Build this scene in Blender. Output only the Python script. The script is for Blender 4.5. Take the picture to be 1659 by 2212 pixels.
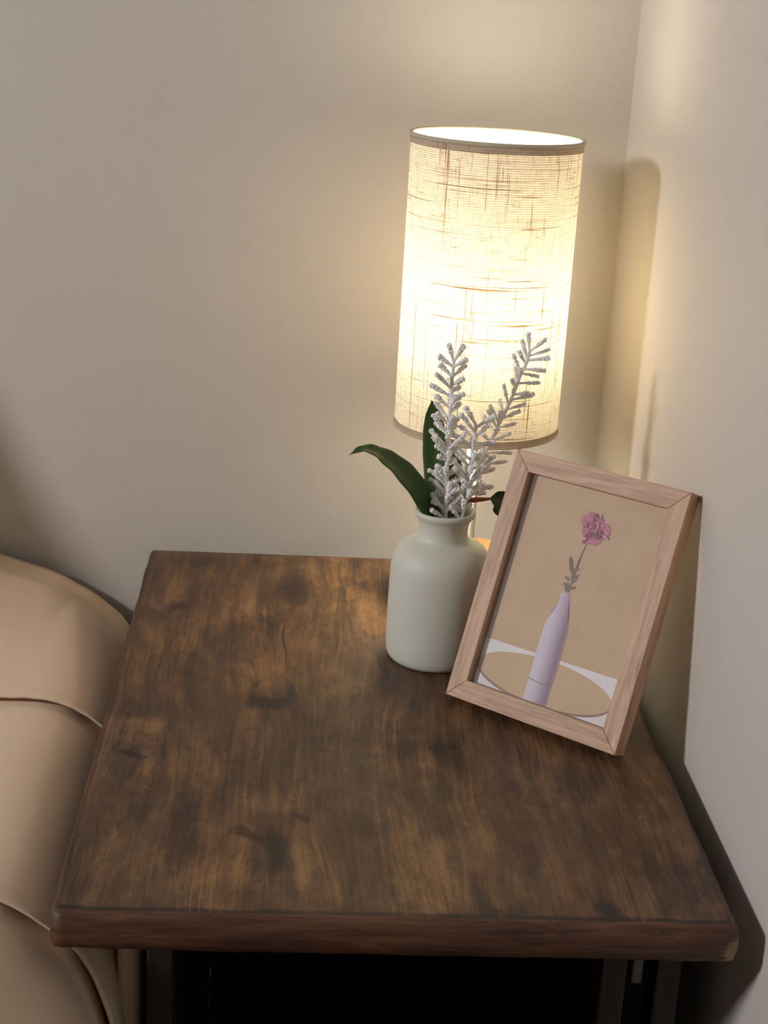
import bpy, bmesh, math, random
from mathutils import Vector, Matrix, noise as mnoise

scene = bpy.context.scene
for o in list(bpy.data.objects):
    bpy.data.objects.remove(o, do_unlink=True)
C = scene.collection
random.seed(7)
TAU = math.tau

# ------------------------------------------------------------------ camera
ZT = 0.55                              # table-top height above the floor
IMG_W, IMG_H, FPX = 1659.0, 2212.0, 3404.26
YAW, PITCH, ROLL = 0.062103, 0.326396, 0.057911
CAM = Vector((0.0, 0.0, ZT + 0.48))
fwd = Vector((math.sin(YAW) * math.cos(PITCH), math.cos(YAW) * math.cos(PITCH), -math.sin(PITCH)))
r0 = Vector((math.cos(YAW), -math.sin(YAW), 0.0))
u0 = r0.cross(fwd)
rgt = r0 * math.cos(ROLL) + u0 * math.sin(ROLL)
upv = u0 * math.cos(ROLL) - r0 * math.sin(ROLL)
cam_d = bpy.data.cameras.new('camera')
cam_d.sensor_fit = 'HORIZONTAL'
cam_d.sensor_width = 36.0
cam_d.lens = 36.0 * FPX / IMG_W
cam_d.clip_start = 0.02
cam = bpy.data.objects.new('camera', cam_d)
C.objects.link(cam)
cam.matrix_world = Matrix(((rgt.x, upv.x, -fwd.x, CAM.x), (rgt.y, upv.y, -fwd.y, CAM.y),
                           (rgt.z, upv.z, -fwd.z, CAM.z), (0, 0, 0, 1)))
scene.camera = cam

# ------------------------------------------------------------------ light
AMBIENT = 0.058
KEY_POWER = 24.0
BULB_STRENGTH = 138.0
world = bpy.data.worlds.new('world')
scene.world = world
world.use_nodes = True
world.node_tree.nodes['Background'].inputs['Color'].default_value = (1.0, 0.95, 0.90, 1)
world.node_tree.nodes['Background'].inputs['Strength'].default_value = AMBIENT

# the lamp on the far side of the bed: low, from the left and a little from the front
key_d = bpy.data.lights.new('room_lamp_light', 'AREA')
key_d.shape = 'DISK'
key_d.size = 0.26
key_d.energy = KEY_POWER
key_d.color = (1.0, 0.965, 0.965)
key = bpy.data.objects.new('room_lamp_light', key_d)
C.objects.link(key)
KEY_TARGET = Vector((0.15, 0.95, ZT))
KEY_DIR = Vector((1.0, 0.38, -0.46)).normalized()
key.location = KEY_TARGET - KEY_DIR * 2.3
key.rotation_euler = KEY_DIR.to_track_quat('-Z', 'Y').to_euler()

scene.cycles.max_bounces = 8
vs = scene.view_settings
vs.view_transform = 'Standard'
vs.look = 'None'
vs.gamma = 1.0
vs.use_curve_mapping = False
vs.exposure = 0.0


# ------------------------------------------------------------------ helpers
def at(px, py, Y):
    """point of the place seen at a photo pixel, at depth Y"""
    d = fwd + rgt * ((px - IMG_W / 2) / FPX) - upv * ((py - IMG_H / 2) / FPX)
    return CAM + d * (Y / d.y)


def at_z(px, py, z):
    d = fwd + rgt * ((px - IMG_W / 2) / FPX) - upv * ((py - IMG_H / 2) / FPX)
    return CAM + d * ((z - CAM.z) / d.z)


def srgb(r, g, b):
    def f(c):
        c /= 255.0
        return c / 12.92 if c <= 0.04045 else ((c + 0.055) / 1.055) ** 2.4
    return (f(r), f(g), f(b), 1.0)


def mesh(name, verts, faces, smooth=True):
    me = bpy.data.meshes.new(name)
    me.from_pydata([tuple(v) for v in verts], [], faces)
    if smooth:
        me.polygons.foreach_set('use_smooth', [True] * len(me.polygons))
    me.update()
    return me


def obj(name, me, mat=None, parent=None, loc=None):
    o = bpy.data.objects.new(name, me)
    C.objects.link(o)
    if mat is not None:
        for m in (mat if isinstance(mat, (list, tuple)) else [mat]):
            me.materials.append(m)
    if loc is not None:
        o.location = loc
    if parent is not None:
        o.parent = parent
    return o


def tag(o, label, cat, group=None):
    o['label'] = label
    o['category'] = cat
    if group:
        o['group'] = group
    return o


def thing(name, loc, label, cat, group=None):
    o = bpy.data.objects.new(name, None)
    C.objects.link(o)
    o.location = loc
    o.empty_display_size = 0.02
    return tag(o, label, cat, group)


def structure(o):
    o['kind'] = 'structure'
    return o


def fix_normals(me):
    bm = bmesh.new()
    bm.from_mesh(me)
    bmesh.ops.recalc_face_normals(bm, faces=bm.faces)
    bm.to_mesh(me)
    bm.free()
    return me


def box_mesh(name, x0, x1, y0, y1, z0, z1, bevel=0.0, seg=2):
    bm = bmesh.new()
    bmesh.ops.create_cube(bm, size=1.0)
    for v in bm.verts:
        v.co = Vector(((x0 + x1) / 2 + v.co.x * (x1 - x0), (y0 + y1) / 2 + v.co.y * (y1 - y0),
                       (z0 + z1) / 2 + v.co.z * (z1 - z0)))
    if bevel:
        bmesh.ops.bevel(bm, geom=list(bm.edges), offset=bevel, segments=seg, affect='EDGES', profile=0.5)
    me = bpy.data.meshes.new(name)
    bm.to_mesh(me)
    bm.free()
    return me


def lathe(name, prof, n=72, close=False):
    """prof: list of (r, z). r == 0 gives a pole"""
    vs_, fs, rings = [], [], []
    for r, z in prof:
        if r <= 1e-7:
            rings.append([len(vs_)])
            vs_.append((0, 0, z))
        else:
            rings.append(list(range(len(vs_), len(vs_) + n)))
            vs_ += [(r * math.cos(TAU * i / n), r * math.sin(TAU * i / n), z) for i in range(n)]
    pairs = list(zip(rings, rings[1:]))
    if close:
        pairs.append((rings[-1], rings[0]))
    for a, b in pairs:
        for i in range(n):
            j = (i + 1) % n
            if len(a) == 1 and len(b) == 1:
                continue
            if len(a) == 1:
                fs.append((a[0], b[j], b[i]))
            elif len(b) == 1:
                fs.append((a[i], a[j], b[0]))
            else:
                fs.append((a[i], a[j], b[j], b[i]))
    return fix_normals(mesh(name, vs_, fs))


def tube(name, pts, rads, n=8):
    pts = [Vector(p) for p in pts]
    vs_, fs = [], []
    ref = Vector((0, 1, 0.13)).normalized()
    for k, p in enumerate(pts):
        t = (pts[min(k + 1, len(pts) - 1)] - pts[max(k - 1, 0)]).normalized()
        a = t.cross(ref).normalized()
        b = t.cross(a)
        for i in range(n):
            w = TAU * i / n
            vs_.append(p + (a * math.cos(w) + b * math.sin(w)) * rads[k])
    for k in range(len(pts) - 1):
        for i in range(n):
            j = (i + 1) % n
            fs.append((k * n + i, k * n + j, (k + 1) * n + j, (k + 1) * n + i))
    fs.append(tuple(range(n)))
    fs.append(tuple(range((len(pts) - 1) * n, len(pts) * n)))
    return fix_normals(mesh(name, vs_, fs))


def spline(pts, m):
    """Catmull-Rom through points, m samples"""
    pts = [Vector(p) for p in pts]
    q = [2 * pts[0] - pts[1]] + pts + [2 * pts[-1] - pts[-2]]
    out = []
    for k in range(m):
        t = k / (m - 1) * (len(pts) - 1)
        i = min(int(t), len(pts) - 2)
        f = t - i
        a, b, c, d = q[i], q[i + 1], q[i + 2], q[i + 3]
        out.append(0.5 * ((2 * b) + (c - a) * f + (2 * a - 5 * b + 4 * c - d) * f * f + (3 * b - a - 3 * c + d) * f ** 3))
    return out


# ------------------------------------------------------------------ node helpers
class NT:
    def __init__(self, name):
        self.m = bpy.data.materials.new(name)
        self.m.use_nodes = True
        self.t = self.m.node_tree
        self.b = self.t.nodes['Principled BSDF']
        self.out = self.t.nodes['Material Output']

    def n(self, typ, **kw):
        nd = self.t.nodes.new(typ)
        for k, v in kw.items():
            if k.startswith('i_'):
                nd.inputs[k[2:].replace('_', ' ')].default_value = v
            else:
                setattr(nd, k, v)
        return nd

    def l(self, a, b):
        self.t.links.new(a, b)

    def set(self, **kw):
        for k, v in kw.items():
            self.b.inputs[k.replace('_', ' ')].default_value = v

    def math(self, op, a, b=None, clamp=False):
        nd = self.n('ShaderNodeMath', operation=op, use_clamp=clamp)
        for i, v in enumerate((a, b)):
            if v is None:
                continue
            if isinstance(v, (int, float)):
                nd.inputs[i].default_value = v
            else:
                self.l(v, nd.inputs[i])
        return nd.outputs[0]

    def mix(self, fac, a, b, blend='MIX'):
        nd = self.n('ShaderNodeMix', data_type='RGBA', blend_type=blend)
        for k, v in ((0, fac), (6, a), (7, b)):
            if isinstance(v, (int, float)):
                nd.inputs[k].default_value = v
            elif isinstance(v, tuple):
                nd.inputs[k].default_value = v
            else:
                self.l(v, nd.inputs[k])
        return nd.outputs[2]

    def ramp(self, fac, stops):
        nd = self.n('ShaderNodeValToRGB')
        cr = nd.color_ramp
        while len(cr.elements) < len(stops):
            cr.elements.new(0.5)
        for e, (p, c) in zip(cr.elements, stops):
            e.position = p
            e.color = c if isinstance(c, tuple) else (c, c, c, 1)
        self.l(fac, nd.inputs[0])
        return nd.outputs[0]

    def coords(self, scale=(1, 1, 1), kind='Object', rot=(0, 0, 0), src=None):
        if src is None:
            src = self.n('ShaderNodeTexCoord').outputs[kind]
        mp = self.n('ShaderNodeMapping')
        mp.inputs['Scale'].default_value = scale
        mp.inputs['Rotation'].default_value = rot
        self.l(src, mp.inputs['Vector'])
        return mp.outputs[0]

    def noise(self, vec, scale, detail=4, rough=0.55, dist=0.0):
        nd = self.n('ShaderNodeTexNoise')
        nd.inputs['Scale'].default_value = scale
        nd.inputs['Detail'].default_value = detail
        nd.inputs['Roughness'].default_value = rough
        nd.inputs['Distortion'].default_value = dist
        self.l(vec, nd.inputs['Vector'])
        return nd.outputs['Fac']

    def bump(self, h, strength, dist):
        nd = self.n('ShaderNodeBump')
        nd.inputs['Strength'].default_value = strength
        nd.inputs['Distance'].default_value = dist
        self.l(h, nd.inputs['Height'])
        self.l(nd.outputs[0], self.b.inputs['Normal'])
        return nd


def plain(name, col, rough=0.6, **kw):
    t = NT(name)
    v = t.noise(t.coords((1, 1, 1)), 60, 3)
    c = t.mix(0.5, col, t.mix(v, tuple(x * 0.86 for x in col[:3]) + (1,), tuple(min(1, x * 1.12) for x in col[:3]) + (1,)))
    t.l(c, t.b.inputs['Base Color'])
    t.set(Roughness=rough, **kw)
    return t.m


# ------------------------------------------------------------------ materials
def mat_wall():
    t = NT('painted_plaster')
    co = t.coords()
    a = t.noise(co, 3.0, 3)
    c = t.mix(a, (0.600, 0.570, 0.530, 1), (0.630, 0.598, 0.556, 1))
    t.l(c, t.b.inputs['Base Color'])
    t.set(Roughness=0.62)
    t.b.inputs['Specular IOR Level'].default_value = 0.3
    f = t.noise(co, 200, 2, 0.6)
    t.bump(f, 0.16, 0.0012)
    return t.m


def mat_table_top():
    """dark stained hardwood; grain runs front to back (Y), swirling round the knots"""
    t = NT('stained_hardwood')
    at_ = t.n('ShaderNodeAttribute', attribute_name='stain_sheen')
    sp = t.n('ShaderNodeSeparateColor')
    t.l(at_.outputs['Color'], sp.inputs[0])
    gold, dark, warp = sp.outputs
    tc = t.n('ShaderNodeTexCoord').outputs['Object']
    # warp the coordinates across the grain
    big = t.noise(t.coords((1, 0.45, 1), src=tc), 9.0, 2, 0.5)
    dx = t.math('ADD', t.math('MULTIPLY', t.math('SUBTRACT', big, 0.5), 0.035), t.math('MULTIPLY', t.math('SUBTRACT', warp, 0.5), 0.018))
    cx = t.n('ShaderNodeCombineXYZ')
    t.l(dx, cx.inputs[0])
    va = t.n('ShaderNodeVectorMath', operation='ADD')
    t.l(tc, va.inputs[0])
    t.l(cx.outputs[0], va.inputs[1])
    wv = va.outputs[0]
    blot = t.noise(t.coords((1, 0.42, 1), src=wv), 26.0, 6, 0.66, 0.5)
    streak = t.noise(t.coords((1, 0.06, 1), src=wv), 95.0, 5, 0.62)
    fine = t.noise(t.coords((1, 0.035, 1), src=wv), 420.0, 4, 0.65)
    pores = t.noise(t.coords((1, 0.12, 1), src=wv), 900.0, 2, 0.6)
    mott = t.noise(t.coords((1, 0.55, 1), src=wv), 75.0, 6, 0.74, 0.0)
    v = t.math('ADD', t.math('MULTIPLY', blot, 0.46), t.math('ADD', t.math('MULTIPLY', streak, 0.30), t.math('MULTIPLY', mott, 0.24)))
    v = t.math('ADD', t.math('MULTIPLY', t.math('SUBTRACT', v, 0.5), 1.45), 0.505)
    rag = t.math('ADD', t.math('MULTIPLY', t.math('SUBTRACT', mott, 0.5), 0.9), t.math('MULTIPLY', t.math('SUBTRACT', streak, 0.5), 0.7))
    gsh = t.ramp(t.math('ADD', gold, rag), [(0.22, 0.0), (0.62, 0.62), (1.0, 1.0)])
    dsh = t.ramp(t.math('ADD', dark, t.math('MULTIPLY', rag, -0.8)), [(0.25, 0.0), (0.65, 0.65), (1.0, 1.0)])
    v = t.math('ADD', v, t.math('MULTIPLY', gsh, 0.17))
    v = t.math('SUBTRACT', v, t.math('MULTIPLY', dsh, 0.25))
    v = t.math('ADD', v, t.math('MULTIPLY', t.math('SUBTRACT', fine, 0.5), 0.34))
    base = t.ramp(v, [(0.24, srgb(42, 33, 28)), (0.40, srgb(72, 54, 41)), (0.52, srgb(99, 74, 52)),
                      (0.64, srgb(127, 96, 65)), (0.84, srgb(168, 131, 87))])
    # redder here, greyer there
    hue = t.noise(t.coords((1, 0.6, 1), src=tc), 13.0, 3, 0.5)
    base = t.mix(t.ramp(hue, [(0.35, 0.0), (0.62, 0.40)]), base, (0.36, 0.28, 0.22, 1), 'SOFT_LIGHT')
    base = t.mix(t.ramp(hue, [(0.30, 0.35), (0.48, 0.0)]), base, srgb(86, 52, 33))
    base = t.mix(t.ramp(pores, [(0.28, 0.55), (0.42, 0.0)]), base, srgb(34, 24, 18))
    # hairline checks along the grain
    crk = t.noise(t.coords((1, 0.022, 1), src=wv), 300.0, 3, 0.5)
    cmask = t.ramp(t.noise(t.coords((1, 0.5, 1), src=tc), 14.0, 2), [(0.48, 0.0), (0.62, 1.0)])
    base = t.mix(t.math('MULTIPLY', t.ramp(crk, [(0.33, 0.8), (0.40, 0.0)]), cmask), base, srgb(30, 23, 19))
    lit = t.noise(t.coords((1, 0.028, 1), src=wv), 210.0, 4, 0.6)
    base = t.mix(t.math('MULTIPLY', t.ramp(lit, [(0.60, 0.0), (0.70, 0.42)]), t.ramp(blot, [(0.35, 0.3), (0.6, 1.0)])), base, srgb(158, 118, 78))
    base = t.mix(t.ramp(dark, [(1.02, 0.0), (1.35, 0.80)]), base, srgb(34, 25, 22))
    t.l(base, t.b.inputs['Base Color'])
    rr = t.math('ADD', t.math('MULTIPLY', streak, 0.18), 0.36)
    t.l(rr, t.b.inputs['Roughness'])
    t.b.inputs['Specular IOR Level'].default_value = 0.42
    t.bump(fine, 0.34, 0.0007)
    return t.m


def mat_edge(name, scale, dk=1.0, chip=None):
    """worn edge: long grain running along the edge"""
    t = NT(name)
    co = t.coords(scale)
    w = t.noise(co, 60, 5, 0.68, 1.6)
    f = t.noise(co, 260, 5, 0.7, 0.8)
    v = t.math('ADD', t.math('MULTIPLY', w, 0.6), t.math('MULTIPLY', f, 0.4))
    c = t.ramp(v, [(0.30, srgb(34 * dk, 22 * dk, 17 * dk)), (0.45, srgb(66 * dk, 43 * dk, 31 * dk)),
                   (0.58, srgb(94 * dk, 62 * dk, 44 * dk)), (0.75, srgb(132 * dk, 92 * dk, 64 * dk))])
    if chip:        # splintered corner showing bare pale wood
        tc = t.n('ShaderNodeTexCoord').outputs['Object']
        vm = t.n('ShaderNodeVectorMath', operation='DISTANCE')
        t.l(tc, vm.inputs[0])
        vm.inputs[1].default_value = chip
        sp = t.noise(t.coords((90, 90, 330), src=tc, rot=(0, 0.45, 0)), 1.0, 4, 0.7)
        mk = t.math('ADD', t.math('MULTIPLY', vm.outputs['Value'], -70.0), t.math('ADD', sp, 0.52))
        c = t.mix(t.ramp(mk, [(0.40, 0.0), (0.50, 1.0)]), c, t.mix(f, srgb(96, 70, 48), srgb(186, 150, 108)))
        # flecks of worn stain along the crease
        se = t.n('ShaderNodeSeparateXYZ')
        t.l(tc, se.inputs[0])
        band = t.ramp(t.math('ABSOLUTE', t.math('ADD', se.outputs[2], 0.004)), [(0.0, 1.0), (0.0022, 0.0)])
        fl = t.ramp(t.noise(t.coords((260, 260, 400), src=tc), 1.0, 3, 0.7), [(0.62, 0.0), (0.70, 0.8)])
        rx = t.ramp(se.outputs[0], [(0.03, 0.0), (0.12, 1.0)])
        c = t.mix(t.math('MULTIPLY', t.math('MULTIPLY', band, fl), rx), c, srgb(170, 128, 88))
    t.l(c, t.b.inputs['Base Color'])
    t.set(Roughness=0.55)
    t.bump(v, 0.6, 0.0014)
    return t.m


def mat_oak(name, scale):
    t = NT(name)
    co = t.coords(scale)
    a = t.noise(co, 150, 5, 0.62, 0.8)
    b = t.noise(co, 700, 4, 0.65, 0.3)
    v = t.math('ADD', t.math('MULTIPLY', a, 0.6), t.math('MULTIPLY', b, 0.4))
    c = t.ramp(v, [(0.32, srgb(136, 102, 80)), (0.43, srgb(180, 142, 114)), (0.54, srgb(204, 166, 136)), (0.7, srgb(220, 186, 156))])
    t.l(c, t.b.inputs['Base Color'])
    t.set(Roughness=0.5)
    t.bump(v, 0.12, 0.0005)
    return t.m


def mat_fabric(name, c0, c1):
    t = NT(name)
    co = t.coords()
    a = t.noise(co, 9, 3)
    w = t.noise(co, 1400, 2, 0.7)
    c = t.mix(t.math('ADD', t.math('MULTIPLY', a, 0.6), t.math('MULTIPLY', w, 0.4)), c0, c1)
    t.l(c, t.b.inputs['Base Color'])
    t.set(Roughness=0.95)
    t.b.inputs['Specular IOR Level'].default_value = 0.15
    t.b.inputs['Sheen Weight'].default_value = 0.15
    t.bump(t.math('ADD', w, t.math('MULTIPLY', t.noise(co, 30, 3), 2.0)), 0.25, 0.001)
    return t.m


def mat_shade(dense=False):
    """open linen weave over a white liner: light passes through between the threads (uv in metres)"""
    t = NT('linen_shade_hem' if dense else 'linen_shade')
    uv = t.n('ShaderNodeTexCoord').outputs['UV']
    # rows of weft thread
    wef = t.n('ShaderNodeTexWave', wave_type='BANDS', bands_direction='Y')
    wef.inputs['Scale'].default_value = 1.0
    wef.inputs['Distortion'].default_value = 0.9
    wef.inputs['Detail'].default_value = 2
    wef.inputs['Detail Scale'].default_value = 1.4
    t.l(t.coords((120, 185, 1), src=uv), wef.inputs['Vector'])
    rows = t.ramp(wef.outputs['Fac'], [(0.30, 1.0), (0.72, 0.0)])
    fine_v = t.noise(t.coords((1500, 90, 1), src=uv), 1.0, 2, 0.6)
    fine_h = t.noise(t.coords((90, 1400, 1), src=uv), 1.0, 2, 0.6)
    slub_v = t.noise(t.coords((560, 7, 1), src=uv), 1.0, 3, 0.6)
    slub_h = t.noise(t.coords((8, 640, 1), src=uv), 1.0, 3, 0.6)
    clump = t.noise(t.coords((55, 55, 1), src=uv), 1.0, 3, 0.55)
    sv = t.ramp(slub_v, [(0.60, 0.0), (0.65, 1.0)])
    sh = t.ramp(slub_h, [(0.60, 0.0), (0.65, 1.0)])
    fv = t.ramp(fine_v, [(0.52, 0.0), (0.70, 1.0)])
    fh = t.ramp(fine_h, [(0.52, 0.0), (0.70, 1.0)])
    d = t.math('MULTIPLY', t.math('ADD', fv, fh), t.ramp(clump, [(0.34, 0.20), (0.64, 0.55)]))
    d = t.math('ADD', d, t.math('MULTIPLY', rows, 0.40))
    d = t.math('ADD', d, t.math('MULTIPLY', t.math('ADD', sv, sh), 0.85), clamp=True)
    col = t.mix(d, (0.97, 0.95, 0.91, 1), srgb(112, 84, 54))
    if dense:
        col = t.mix(0.55, col, srgb(176, 146, 112))
    dif = t.n('ShaderNodeBsdfDiffuse')
    tr = t.n('ShaderNodeBsdfTranslucent')
    inner = t.n('ShaderNodeNewGeometry').outputs['Backfacing']      # white liner inside, linen outside
    t.l(t.mix(inner, t.mix(0.35, col, srgb(196, 176, 150)), (0.93, 0.92, 0.90, 1)), dif.inputs['Color'])
    t.l(t.mix(1.0, col, (0.97, 0.88, 0.72, 1), 'MULTIPLY'), tr.inputs['Color'])
    mx = t.n('ShaderNodeMixShader')
    mx.inputs[0].default_value = 0.085 if dense else 0.138
    t.l(dif.outputs[0], mx.inputs[1])
    t.l(tr.outputs[0], mx.inputs[2])
    t.l(mx.outputs[0], t.out.inputs['Surface'])
    return t.m


def mat_metal(name, col, rough):
    t = NT(name)
    t.set(Metallic=1.0, Roughness=rough)
    n = t.noise(t.coords((1, 1, 0.1)), 400, 2)
    t.l(t.mix(n, tuple(c * 0.9 for c in col[:3]) + (1,), col), t.b.inputs['Base Color'])
    return t.m


def mat_ceramic():
    t = NT('matte_glazed_ceramic')
    co = t.coords()
    a = t.noise(co, 26, 3)
    c = t.mix(a, srgb(210, 211, 199), srgb(217, 218, 206))
    t.l(c, t.b.inputs['Base Color'])
    t.set(Roughness=0.48)
    t.b.inputs['Specular IOR Level'].default_value = 0.35
    t.bump(t.noise(co, 300, 3), 0.05, 0.0006)
    return t.m


def mat_leaf():
    t = NT('green_leaf_cloth')
    uv = t.n('ShaderNodeTexCoord').outputs['UV']
    v = t.noise(t.coords((14, 5, 1), src=uv), 1.5, 4, 0.6)
    se = t.n('ShaderNodeSeparateXYZ')
    t.l(uv, se.inputs[0])
    rib = t.math('ABSOLUTE', t.math('SUBTRACT', se.outputs[0], 0.5))
    vein = t.n('ShaderNodeTexWave', wave_type='BANDS', bands_direction='Y')
    vein.inputs['Scale'].default_value = 5.0
    vein.inputs['Distortion'].default_value = 1.0
    sk = t.n('ShaderNodeCombineXYZ')
    t.l(t.math('ADD', se.outputs[1], t.math('MULTIPLY', rib, -0.55)), sk.inputs[1])
    t.l(sk.outputs[0], vein.inputs['Vector'])
    c = t.mix(v, srgb(40, 66, 34), srgb(68, 98, 46))
    c = t.mix(t.math('MULTIPLY', t.ramp(vein.outputs['Fac'], [(0.80, 0.0), (1.0, 1.0)]), 0.22), c, srgb(84, 104, 54))
    c = t.mix(t.ramp(rib, [(0.012, 0.55), (0.03, 0.0)]), c, srgb(88, 104, 58))
    t.l(c, t.b.inputs['Base Color'])
    t.set(Roughness=0.5)
    t.b.inputs['Specular IOR Level'].default_value = 0.4
    t.bump(vein.outputs['Fac'], 0.12, 0.0006)
    return t.m


def mat_white_twig():
    t = NT('white_flocked_coating')
    co = t.coords()
    a = t.noise(co, 500, 3, 0.6)
    c = t.mix(a, srgb(240, 238, 236), srgb(253, 252, 251))
    t.l(c, t.b.inputs['Base Color'])
    t.set(Roughness=0.9)
    t.b.inputs['Specular IOR Level'].default_value = 0.2
    t.bump(a, 0.3, 0.0008)
    return t.m


M_wall = mat_wall()
M_top = mat_table_top()
M_front = mat_edge('front_edge_grain', (0.10, 1, 1), 1.12, (0.1865, -0.2835, -0.0155))
M_side = mat_edge('side_edge_grain', (1, 0.10, 1))
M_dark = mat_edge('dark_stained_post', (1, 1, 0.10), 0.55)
M_shadow_panel = mat_edge('near_black_shadow_panel', (1, 1, 0.10), 0.30)  # near-black colour stands in for the shade under the table
M_sheet = mat_fabric('tan_sheet_cotton', srgb(222, 196, 170), srgb(234, 209, 183))
M_floor = mat_edge('dark_floor_boards', (1, 0.08, 1), 0.6)


# ------------------------------------------------------------------ room
XW, YW = 0.270, 1.342
def slab(name, x0, x1, y0, y1, z0, z1, mat):
    return structure(obj(name, box_mesh(name, x0, x1, y0, y1, z0, z1), mat))

slab('wall_back', -2.6, XW + 0.1, YW, YW + 0.1, 0.0, 2.5, M_wall)
slab('wall_right', XW, XW + 0.1, -1.6, YW, 0.0, 2.5, M_wall)
slab('floor', -2.6, XW + 0.1, -1.6, YW + 0.1, -0.08, 0.0, M_floor)
M_trim = plain('white_trim_paint', srgb(196, 190, 180), 0.5)
bb = box_mesh('baseboard_back', -2.6, XW, YW - 0.014, YW, 0.0, 0.09, 0.003)
structure(obj('baseboard_back', bb, M_trim))
bb = box_mesh('baseboard_right', XW - 0.014, XW, -1.6, YW - 0.014, 0.0, 0.09, 0.003)
structure(obj('baseboard_right', bb, M_trim))

# ------------------------------------------------------------------ side table
TX0, TX1, TY0, TY1 = -0.120, 0.2534, 0.7317, 1.2910
TCX, TCY = (TX0 + TX1) / 2, (TY0 + TY1) / 2
table = thing('side_table', (TCX, TCY, 0.0), 'dark stained wooden bedside table with thick worn top in the room corner', 'table')


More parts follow.
